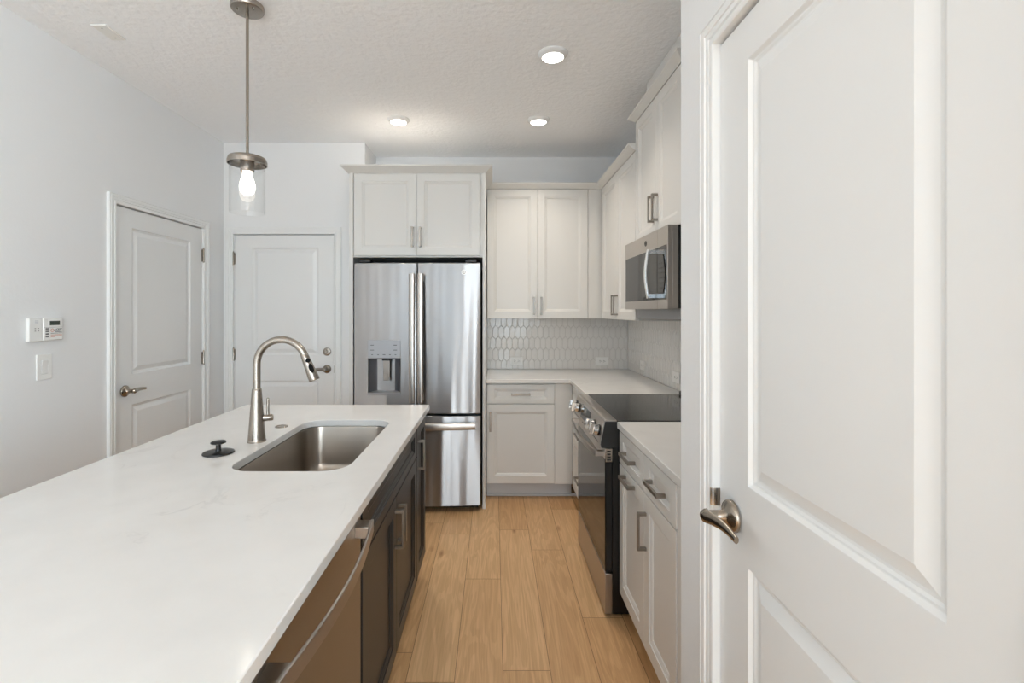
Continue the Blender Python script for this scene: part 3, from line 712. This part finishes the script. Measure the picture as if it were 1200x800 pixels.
box(b, x0+0.002, x0+0.03, -0.032, 0.014, 0.600, 0.640); box(b, x1-0.03, x1-0.002, -0.032, 0.014, 0.600, 0.640)
obj('handle', b, M['steel2'], fz, 0.002)
# dispenser
b = slab(bm_new(), dx1-dx0, 1.223-zr1, 0.012, x=dx0, z=zr1, y=-0.002); pn = obj('dispenser_panel', b, M['grey_plastic'], dl, 0.002)
for (u, v, wd_) in ((0.14, 0.72, 0.10), (0.14, 0.45, 0.11), (0.84, 0.72, 0.10), (0.84, 0.45, 0.11), (0.14, 0.2, 0.05), (0.32, 0.2, 0.05), (0.5, 0.2, 0.08), (0.68, 0.2, 0.05), (0.85, 0.2, 0.05)):
    W_ = dx1-dx0; cxx = dx0+W_*u; czz = zr1+0.13*v; b = bm_new()
    box(b, cxx-W_*wd_/2, cxx+W_*wd_/2, -0.0026, -0.0018, czz-0.0022, czz+0.0022); obj('icon', b, M['ink'], pn)
lin_ = bm_new(); xa, xb = dx0+0.005, dx1-0.005
pts = [(xa, 0.018), (xa+0.030, 0.058), (xa+0.06, 0.070), (xb-0.06, 0.070), (xb-0.030, 0.058), (xb, 0.018)]
vs0 = [lin_.verts.new((p, q, zr0+0.006)) for p, q in pts]; vs1 = [lin_.verts.new((p, q, zr1-0.004)) for p, q in pts]
for i in range(len(pts)-1): lin_.faces.new((vs0[i], vs0[i+1], vs1[i+1], vs1[i]))
obj('dispenser_recess', lin_, M['recess'], dl, smooth=60)
b = bm_new(); mid_ = (dx0+dx1)/2+0.012; prism(b, [(0.030, zr0+0.085), (0.034, zr0+0.085), (0.026, zr1-0.01), (0.020, zr1-0.01)], mid_-0.024, mid_+0.024, 'x'); obj('paddle', b, M['steel2'], dl, 0.002)
b = bm_new(); box(b, mid_-0.030, mid_+0.030, 0.010, 0.045, zr1-0.018, zr1-0.002); obj('nozzle', b, M['black'], dl, 0.004)
b = bm_new(); prism(b, [(-0.006, zr0-0.014), (0.066, zr0-0.004), (0.066, zr0+0.008), (-0.006, zr0+0.004)], dx0, dx1, 'x'); obj('drip_tray', b, M['grey_plastic'], dl, 0.002)
def emblem(parent, cx, y, cz, R, m_ring, m_text):
    b = bm_new(); n = 32
    loft(b, [[(cx+rr_*math.cos(2*PI*i/n), yy, cz+rr_*math.sin(2*PI*i/n)) for i in range(n)] for rr_, yy in ((R, y+0.001), (R, y-0.002), (R*0.80, y-0.002), (R*0.80, y+0.001))], False, False)
    lathe(b, [(R*0.81, 0.0), (R*0.81, 0.0008), (R*0.4, 0.0008)], (cx, y, cz), (0, -1, 0), 32, cap0=False)
    for f in b.faces:
        if max(v.co.y for v in f.verts) - y < 0.0005 and max(math.hypot(v.co.x-cx, v.co.z-cz) for v in f.verts) < R*0.815 and min(v.co.y for v in f.verts) > y - 0.001: f.material_index = 1
    e = obj('emblem', b, [m_ring, M['pull']], parent)
    text('monogram', 'GE', R*1.05, m_text, e, (cx, y-0.0012, cz), (PI/2, 0, 0))
emblem(dr, -0.2135-FR_X0, 0.004, 1.703, 0.0180, M['emblem'], M['emblem'])

# ------------------------------------------------------------------ range (facing -x)
RXF = 0.521
r = thing('range', 'stainless slide-in electric range with black glass between the base cabinets', 'range', (RXF, 2.953, 0), -PI/2)
RW = 0.726
obj('body', box(bm_new(), 0.003, RW-0.003, 0.032, 0.655, 0.015, 0.902), M['blacksatin'], r, 0.002)
for q in (0.04, RW-0.08):
    for t_ in (0.08, 0.60): obj('foot', box(bm_new(), q, q+0.04, t_, t_+0.04, 0, 0.016), M['black'], r)
ck = obj('cooktop', box(bm_new(), 0.001, RW-0.001, 0.053, 0.655, 0.9025, 0.9175), M['cooktop'], r, 0.003)
obj('rear_vent', box(bm_new(), 0.02, RW-0.02, 0.612, 0.658, 0.9178, 0.940), M['black'], r, 0.006)
b = bm_new(); prism(b, [(-0.006, 0.915), (0.0, 0.9195), (0.0525, 0.9195), (0.0525, 0.80), (0.03, 0.795), (-0.029, 0.801)], 0.006, RW-0.006, 'x')
cp = obj('control_panel', b, M['steel2'], r, 0.0015)
for xa in (0.0005, RW-0.0055):
    b = bm_new(); prism(b, [(-0.002, 0.912), (0.0525, 0.912), (0.0525, 0.79), (-0.020, 0.79), (-0.024, 0.806)], xa, xa+0.005, 'x'); obj('end_cap', b, M['black'], r, 0.0008)
fn = Vector((0, -0.114, 0.023)).normalized(); ft = Vector((0, -0.023, -0.114)).normalized()
fo = Vector((0, -0.006, 0.915))
def onp(x, t): return fo + ft*t + Vector((x, 0, 0))
b = bm_new(); xs_ = (0.205, 0.445); c = [onp(xs_[0], 0.022), onp(xs_[1], 0.022), onp(xs_[1], 0.092), onp(xs_[0], 0.092)]
loft(b, [[p - fn*0.002 for p in c], [p + fn*0.0015 for p in c]]); dp = obj('display', b, M['smoke_glass'], cp)
t2 = text('clock_digits', '10:24', 0.016, M['grey_plastic'], dp, onp(0.33, 0.05)+fn*0.0018, (PI/2-math.atan2(0.023, 0.114)*-1, 0, 0), 0.0002)
bpy.data.objects.remove(t2)
for q in (0.048, 0.135, 0.555, 0.660):
    c = onp(q, 0.058); b = bm_new()
    lathe(b, [(0.027, -0.002), (0.027, 0.006), (0.0255, 0.008)], c, fn, 26); k_ = obj('knob', b, M['black'], r)
    b = bm_new(); lathe(b, [(0.024, 0.008), (0.0235, 0.026), (0.021, 0.028)], c, fn, 26); obj('knob_cap', b, M['chrome'], k_)
    b = bm_new(); s_ = Vector((1, 0, 0)); P0 = c+fn*0.026
    lo = [P0 + s_*u + ft*v for u, v in ((-0.009, -0.026), (0.009, -0.026), (0.009, 0.026), (-0.009, 0.026))]
    hi = [P0 + fn*0.021 + s_*u + ft*v for u, v in ((-0.0075, -0.025), (0.0075, -0.025), (0.0075, 0.025), (-0.0075, 0.025))]
    loft(b, [lo, hi]); obj('grip', b, M['chrome'], k_, 0.0015)
# vent slots above the oven door
for q in [0.05+0.026*i for i in range(25)]:
    if 0.20 < q < 0.26 or 0.44 < q < 0.5: continue
    c = onp(q, 0.108); lo = [c + Vector((u, 0, 0)) + ft*v - fn*0.001 for u, v in ((-0.009, -0.0022), (0.009, -0.0022), (0.009, 0.0022), (-0.009, 0.0022))]
    b = bm_new(); loft(b, [lo, [p+fn*0.0014 for p in lo]]); obj('vent_slot', b, M['slot'], cp)
b = bm_new(); box(b, 0.004, RW-0.004, 0.0, 0.031, 0.212, 0.786); od = obj('oven_door', b, M['blacksatin'], r, 0.002)
obj('oven_glass', box(bm_new(), 0.006, RW-0.006, -0.003, -0.0002, 0.214, 0.735), M['smoke_glass'], od, 0.001)
obj('door_trim', box(bm_new(), 0.004, RW-0.004, -0.004, 0.0305, 0.7355, 0.786), M['steel2'], od, 0.0015)
b = bm_new(); box(b, RW-0.0038, RW-0.0015, -0.002, 0.030, 0.724, 0.786); ve = obj('side_vent', b, M['nickel'], od, 0.0006)
for i in range(4): obj('slot', box(bm_new(), RW-0.0014, RW-0.0008, 0.006, 0.023, 0.731+0.013*i, 0.738+0.013*i), M['black'], ve)
b = bm_new(); path = [(0.02+(RW-0.04)*i/24, -0.040-0.024*math.sin(PI*i/24), 0.758) for i in range(25)]
sweep(b, path, [(-0.005, -0.012), (0.005, -0.012), (0.006, 0.0), (0.005, 0.012), (-0.005, 0.012), (-0.006, 0.0)])
for q in (0.020, RW-0.046): box(b, q, q+0.026, -0.042, 0.0, 0.747, 0.769)
obj('handle', b, M['steel2'], od, 0.001)
obj('storage_drawer', box(bm_new(), 0.004, RW-0.004, -0.002, 0.031, 0.014, 0.202), M['steel2'], r, 0.002)

# ------------------------------------------------------------------ microwave (facing -x)
MXF = 0.810
r = thing('microwave', 'over-the-range stainless microwave with black glass door under the raised cabinet', 'microwave', (MXF, 2.951, 0), -PI/2)
MW = 0.722
obj('case', box(bm_new(), 0.002, MW-0.002, 0.022, XR-MXF-0.004, 1.440, 1.833), M['steel2'], r, 0.002)
obj('vent_base', box(bm_new(), 0.004, MW-0.004, 0.066, XR-MXF-0.02, 1.386, 1.4395), M['grey_plastic'], r, 0.002)
obj('back_band', box(bm_new(), MW-0.0018, MW-0.0005, 0.05, XR-MXF-0.006, 1.441, 1.832), M['black'], r)
ds = 2.951-2.369
dm = slab(bm_new(), ds-0.001, 1.833-1.438, 0.0215, x=0.0, z=1.438, y=0.0); dm = obj('door', dm, M['steel2'], r, 0.0015)
obj('door_glass', box(bm_new(), 0.018, ds-0.002, -0.0015, 0.001, 1.484, 1.742), M['smoke_glass'], dm, 0.0008)
cpn = obj('control_panel', slab(bm_new(), MW-ds, 1.833-1.438, 0.0215, x=ds, z=1.438, y=0.0), M['steel2'], r, 0.0015)
obj('keypad_glass', box(bm_new(), ds+0.001, MW-0.014, -0.0015, 0.001, 1.484, 1.742), M['smoke_glass'], cpn, 0.0008)
for i in range(7):
    for j in range(3):
        obj('key_mark', box(bm_new(), ds+0.030+0.026*j, ds+0.042+0.026*j, -0.0021, -0.0014, 1.515+0.024*i, 1.519+0.024*i), M['slot'], cpn)
b = bm_new(); path = [(ds-0.020, -0.040-0.014*math.sin(PI*i/16), 1.492+(1.735-1.492)*i/16) for i in range(17)]
sweep(b, path, [(-0.010, -0.005), (0.010, -0.005), (0.010, 0.003), (0.006, 0.006), (-0.006, 0.006), (-0.010, 0.003)], up=(0, -1, 0))
box(b, ds-0.029, ds-0.011, -0.040, -0.001, 1.493, 1.515); box(b, ds-0.029, ds-0.011, -0.040, -0.001, 1.712, 1.734)
obj('handle', b, M['chrome'], dm, 0.001)
emblem(dm, 0.40, -0.0005, 1.788, 0.014, M['slot'], M['slot'])

# ------------------------------------------------------------------ backsplash tiles
def clip(poly, x0, x1, z0, z1):
    for ax, lim, sg in ((0, x0, 1), (0, x1, -1), (1, z0, 1), (1, z1, -1)):
        out = []
        for i in range(len(poly)):
            p, q = poly[i], poly[(i+1) % len(poly)]
            ip, iq = sg*(p[ax]-lim) >= 0, sg*(q[ax]-lim) >= 0
            if ip: out.append(p)
            if ip != iq:
                t = (lim-p[ax])/(q[ax]-p[ax]); out.append((p[0]+t*(q[0]-p[0]), p[1]+t*(q[1]-p[1])))
        poly = out
        if len(poly) < 3: return []
    return poly
def tiles(name, L, z0, z1, loc, rz, label, x_off=0.0):
    bm = bm_new(); box(bm, 0, L, 0.0, 0.004, z0, z1)
    for f in bm.faces: f.material_index = 1
    pw, ph, t = 0.0495, 0.0985, 0.026; g = 0.0014
    j = -1
    while z0 + j*ph < z1 + ph:
        i = -1
        while i*pw < L + pw:
            cx = i*pw + (pw/2 if j % 2 else 0) + x_off; cz = z0 + 0.03 + j*ph
            a, h = pw/2-g, (ph+t)/2-g*1.2; hh = (ph-t)/2 - g*0.3
            hexa = [(cx, cz-h), (cx+a, cz-hh), (cx+a, cz+hh), (cx, cz+h), (cx-a, cz+hh), (cx-a, cz-hh)]
            p = clip(hexa, 0.001, L-0.001, z0+0.001, z1-0.001)
            if len(p) >= 3:
                mx = sum(q[0] for q in p)/len(p); mz = sum(q[1] for q in p)/len(p)
                area_ = abs(sum(p[k][0]*p[(k+1) % len(p)][1]-p[(k+1) % len(p)][0]*p[k][1] for k in range(len(p))))/2
                if area_ > 2e-5:
                    tx, tz = random.gauss(0, 0.010), random.gauss(0, 0.012)
                    def ringv(s, d): return [bm.verts.new((mx+(q[0]-mx)*s, -d - (tx*(q[0]-mx) + tz*(q[1]-mz)), mz+(q[1]-mz)*s)) for q in p]
                    r0 = [bm.verts.new((q[0], 0.0005, q[1])) for q in p]; r1 = ringv(0.99, 0.0034); r2 = ringv(0.93, 0.0046)
                    n = len(p); fs = []
                    for A, B in ((r0, r1), (r1, r2)):
                        for k in range(n): fs.append(bm.faces.new((A[k], A[(k+1) % n], B[(k+1) % n], B[k])))
                    fs.append(bm.faces.new(r2))
                    bmesh.ops.recalc_face_normals(bm, faces=fs)
                    for f in fs: f.material_index = 0
            i += 1
        j += 1
    q = Matrix.Translation(loc) @ Matrix.Rotation(rz, 4, 'Z'); bm.transform(q)
    o = obj(name, bm, [M['tile'], M['grout']], None, smooth=12)
    return tag(o, label, 'backsplash', 'glazed tile backsplashes')
tiles('tile_backsplash', XR-0.006+0.06, 0.9145, 1.3665, (-0.061, YB-0.0045, 0), 0, 'glossy white picket-tile backsplash on the back wall under the two-door cabinet')
tiles('tile_backsplash', YB-0.012-1.433, 0.9145, 1.384, (XR-0.0045, YB-0.011, 0), -PI/2, 'glossy white picket-tile backsplash on the right wall behind the range', 0.012)
def outlet(loc, rz, label):
    r = thing('wall_outlet', label, 'outlet', loc, rz, 'white outlets on the backsplash')
    pl = obj('cover_plate', slab(bm_new(), 0.116, 0.072, 0.006, [(0.024, 0.019, 0.092, 0.053)], [(0, 0), (0.001, 0.002)], -0.058, -0.036, -0.006), M['white_plastic'], r, 0.0015)
    for c in (-0.017, 0.017):
        s = obj('socket', box(bm_new(), c-0.0155, c+0.0155, -0.0065, -0.002, -0.0155, 0.0155), M['white_plastic'], r, 0.001)
        for dzz in (-0.006, 0.006): obj('slot', box(bm_new(), c-0.0055, c+0.0035, -0.0070, -0.0060, dzz-0.0013, dzz+0.0013), M['slot'], s)
        b = bm_new(); lathe(b, [(0.0026, 0), (0.0026, 0.001)], (c+0.009, -0.006, 0), (0, -1, 0), 10); obj('ground_hole', b, M['slot'], s)
    return r
yo = YB-0.0105
outlet((0.197, yo, 0.985), 0, 'white outlet on the back tile near the refrigerator')
outlet((0.956, yo, 0.983), 0, 'white outlet on the back tile near the corner')
xo = XR-0.0105
outlet((xo, 3.80, 0.995), -PI/2, 'white outlet on the right tiled wall nearest the corner')
outlet((xo, 3.10, 0.998), -PI/2, 'white outlet on the right tiled wall beside the range cooktop')

# ------------------------------------------------------------------ ceiling lights
def downlight(x, y, label, power=CAN_W):
    r = thing('recessed_light', label, 'ceiling light', (x, y, ZC), 0, 'recessed ceiling lights')
    b = bm_new(); lathe(b, [(0.079, 0.0), (0.079, -0.004), (0.074, -0.010), (0.060, -0.0225), (0.0565, -0.0225), (0.0565, -0.019)], n=40, cap1=False, cap0=False); obj('trim_ring', b, M['trim'], r, smooth=50)
    b = bm_new(); lathe(b, [(0.0562, -0.018), (0.054, -0.0205), (0.03, -0.0215)], n=36); obj('diffuser', b, M['diffuser'], r)
    l = area('downlight_lamp', (x, y, ZC-0.026), (0, 0, 0), 0.10, 0.10, power, CAN_C, 'DISK', spread=math.radians(112)); 
downlight(0.313, 2.541, 'recessed round ceiling light nearest the camera')
downlight(-0.683, 3.415, 'recessed round ceiling light above the refrigerator')
downlight(0.317, 3.415, 'recessed round ceiling light above the back counter')

# unseen fill lamps added behind the camera to brighten the kitchen
gm = mat('fill_globe_glow', (255, 252, 245), 0.4, emis=(FILL_C, FILL_GLOBE))
for k, (x, y) in enumerate(((0.25, -3.3), (0.9, -4.0), (1.6, -3.3))):
    b = bm_new(); lathe(b, [(0.07, 0), (0.07, -0.02), (0.03, -0.03), (0.03, -0.155), (0.045, -0.175)], (x, y, ZC), n=24)
    t_ = struct('trim_%d' % (5+k), b, M['nickel'])  # stem of an added fill lamp, not room trim
    b = bm_new(); lathe(b, [(0.13*math.sin(PI*q/16)+0.0005, -0.29+0.13*math.cos(PI*q/16)) for q in range(17)], (x, y, ZC), n=28); obj('fill_globe', b, gm, t_)

# pendant
r = thing('pendant_light', 'nickel pendant light with clear glass cylinder and lit bulb over the island', 'pendant light', (-1.105, 2.140, 2.796), 0)
b = bm_new(); lathe(b, [(0.069, 0), (0.069, -0.018), (0.066, -0.023), (0.060, -0.025), (0.012, -0.026)], n=40); obj('canopy', b, M['nickel'], r)
b = bm_new()
for sx in (-0.035, 0.035): lathe(b, [(0.004, 0), (0.004, -0.006), (0.002, -0.008)], (sx, -0.02, -0.0255), n=10)
obj('canopy_screw', b, M['nickel'], r)
zt = 2.118-2.796
b = bm_new(); lathe(b, [(0.0065, -0.026), (0.0065, zt+0.004)], n=16); obj('rod', b, M['nickel'], r)
b = bm_new(); lathe(b, [(0.010, zt+0.018), (0.012, zt+0.014), (0.012, zt-0.001)], n=16); obj('collar', b, M['nickel'], r)
b = bm_new(); lathe(b, [(0.010, zt), (0.070, zt-0.001), (0.076, zt-0.004), (0.079, zt-0.010), (0.079, zt-0.016), (0.082, zt-0.018), (0.082, zt-0.034), (0.079, zt-0.034), (0.078, zt-0.020), (0.010, zt-0.018)], n=44, cap0=True, cap1=True); obj('cap', b, M['nickel'], r)
b = bm_new(); lathe(b, [(0.029, zt-0.019), (0.029, zt-0.062), (0.026, zt-0.066), (0.024, zt-0.066), (0.023, zt-0.05)], n=28); obj('socket', b, M['nickel'], r)
b = bm_new(); lathe(b, [(0.0735, zt-0.021), (0.0735, zt-0.250), (0.0720, zt-0.252), (0.0705, zt-0.250), (0.0705, zt-0.021)], n=48, cap0=False, cap1=False); obj('glass_shade', b, M['glass'], r)
b = bm_new(); prof = [(0.019, zt-0.060), (0.019, zt-0.088), (0.0195, zt-0.092)]
bl = obj('bulb', lathe(b, [(0.018, zt-0.055), (0.019, zt-0.075), (0.022, zt-0.092), (0.027, zt-0.104), (0.0315, zt-0.122), (0.0325, zt-0.135), (0.0305, zt-0.150), (0.024, zt-0.163), (0.013, zt-0.170), (0.003, zt-0.172)], n=28), M['bulb'], r)

# ------------------------------------------------------------------ small things on the left wall and ceiling
b = bm_new(); box(b, -1.923, -1.852, 2.277, 2.405, ZC-0.007, ZC)
r = tag(obj('ceiling_plate', b, M['white_plastic'], None, 0.0025), 'small white blank cover plate on the ceiling near the left wall', 'cover plate')
for yy in (2.30, 2.382):
    b = bm_new(); lathe(b, [(0.003, 0), (0.003, -0.0015)], (-1.8875, yy, ZC-0.007), n=10); obj('screw', b, M['grey_plastic'], r)
# alarm keypad: rz=+90, local x = +y
r = thing('alarm_keypad', 'white alarm keypad with grey display on the left wall above the switch', 'keypad', (XL, 2.240, 1.282), PI/2)
KW, KH = 0.172, 0.114
obj('case', box(bm_new(), 0, KW*0.40, -0.018, 0, 0, KH), M['white_plastic'], r, 0.004)
fl = obj('front_cover', box(bm_new(), KW*0.40, KW, -0.022, 0, 0.003, KH-0.002), M['white_plastic'], r, 0.004)
obj('display_bezel', box(bm_new(), 0.092, 0.160, -0.0235, -0.021, 0.070, 0.104), M['white_plastic'], fl, 0.001)
obj('display', box(bm_new(), 0.099, 0.153, -0.0242, -0.023, 0.077, 0.098), M['lcd'], fl)
obj('cover_seam', box(bm_new(), KW*0.41, KW-0.003, -0.0223, -0.0218, 0.0665, 0.0673), M['slot'], fl)
for i in range(4):
    for j in range(3): obj('legend', box(bm_new(), 0.079+0.006*j, 0.0838+0.006*j, -0.0224, -0.0218, 0.019+0.0125*i, 0.026+0.0125*i), M['ink'], fl)
for i in range(3): obj('grille_slot', box(bm_new(), 0.028, 0.046, -0.0185, -0.0175, 0.086+0.006*i, 0.089+0.006*i), M['toe'], r)
for i in range(2):
    for j in range(2): obj('indicator', box(bm_new(), 0.027+0.016*j, 0.034+0.016*j, -0.0186, -0.0175, 0.050+0.012*i, 0.0525+0.012*i), M['slot'], r)
b = bm_new(); n = 24; c0 = (0.114, 0.052)
loft(b, [[(c0[0]+q*math.cos(2*PI*i/n), yy, c0[1]+q*math.sin(2*PI*i/n)) for i in range(n)] for q, yy in ((0.0085, -0.0218), (0.0085, -0.0225), (0.0062, -0.0225), (0.0062, -0.0218))], False, False)
obj('logo_ring', b, M['redink'], fl)
text('logo_text', 'ACEIT', 0.0165, M['ink'], fl, (0.145, -0.0221, 0.0535), (PI/2, 0, 0), 0.0003, 0.95, bold=0.0005)
obj('logo_line', box(bm_new(), 0.127, 0.166, -0.0224, -0.0218, 0.0425, 0.0450), M['ink'], fl)
obj('red_line', box(bm_new(), 0.106, 0.166, -0.0224, -0.0218, 0.0365, 0.0385), M['ink'], fl)
for z_, xe in ((0.0285, 0.166), (0.0235, 0.166), (0.0185, 0.128)): obj('red_line', box(bm_new(), 0.106, xe, -0.0224, -0.0218, z_, z_+0.0022), M['redink'], fl)
r = thing('light_switch', 'white rocker light switch on the left wall below the alarm keypad', 'switch', (XL, 2.331, 1.156), PI/2)
obj('cover_plate', slab(bm_new(), 0.078, 0.122, 0.006, [(0.022, 0.027, 0.056, 0.095)], [(0, 0), (0.001, 0.0025)], -0.039, -0.061, -0.006), M['white_plastic'], r, 0.0018)
b = bm_new(); prism(b, [(-0.0035, -0.033), (-0.0065, -0.032), (-0.006, 0.0), (-0.0105, 0.032), (-0.0035, 0.033)], -0.0158, 0.0158, 'x'); obj('rocker', b, M['white_plastic'], r, 0.001)
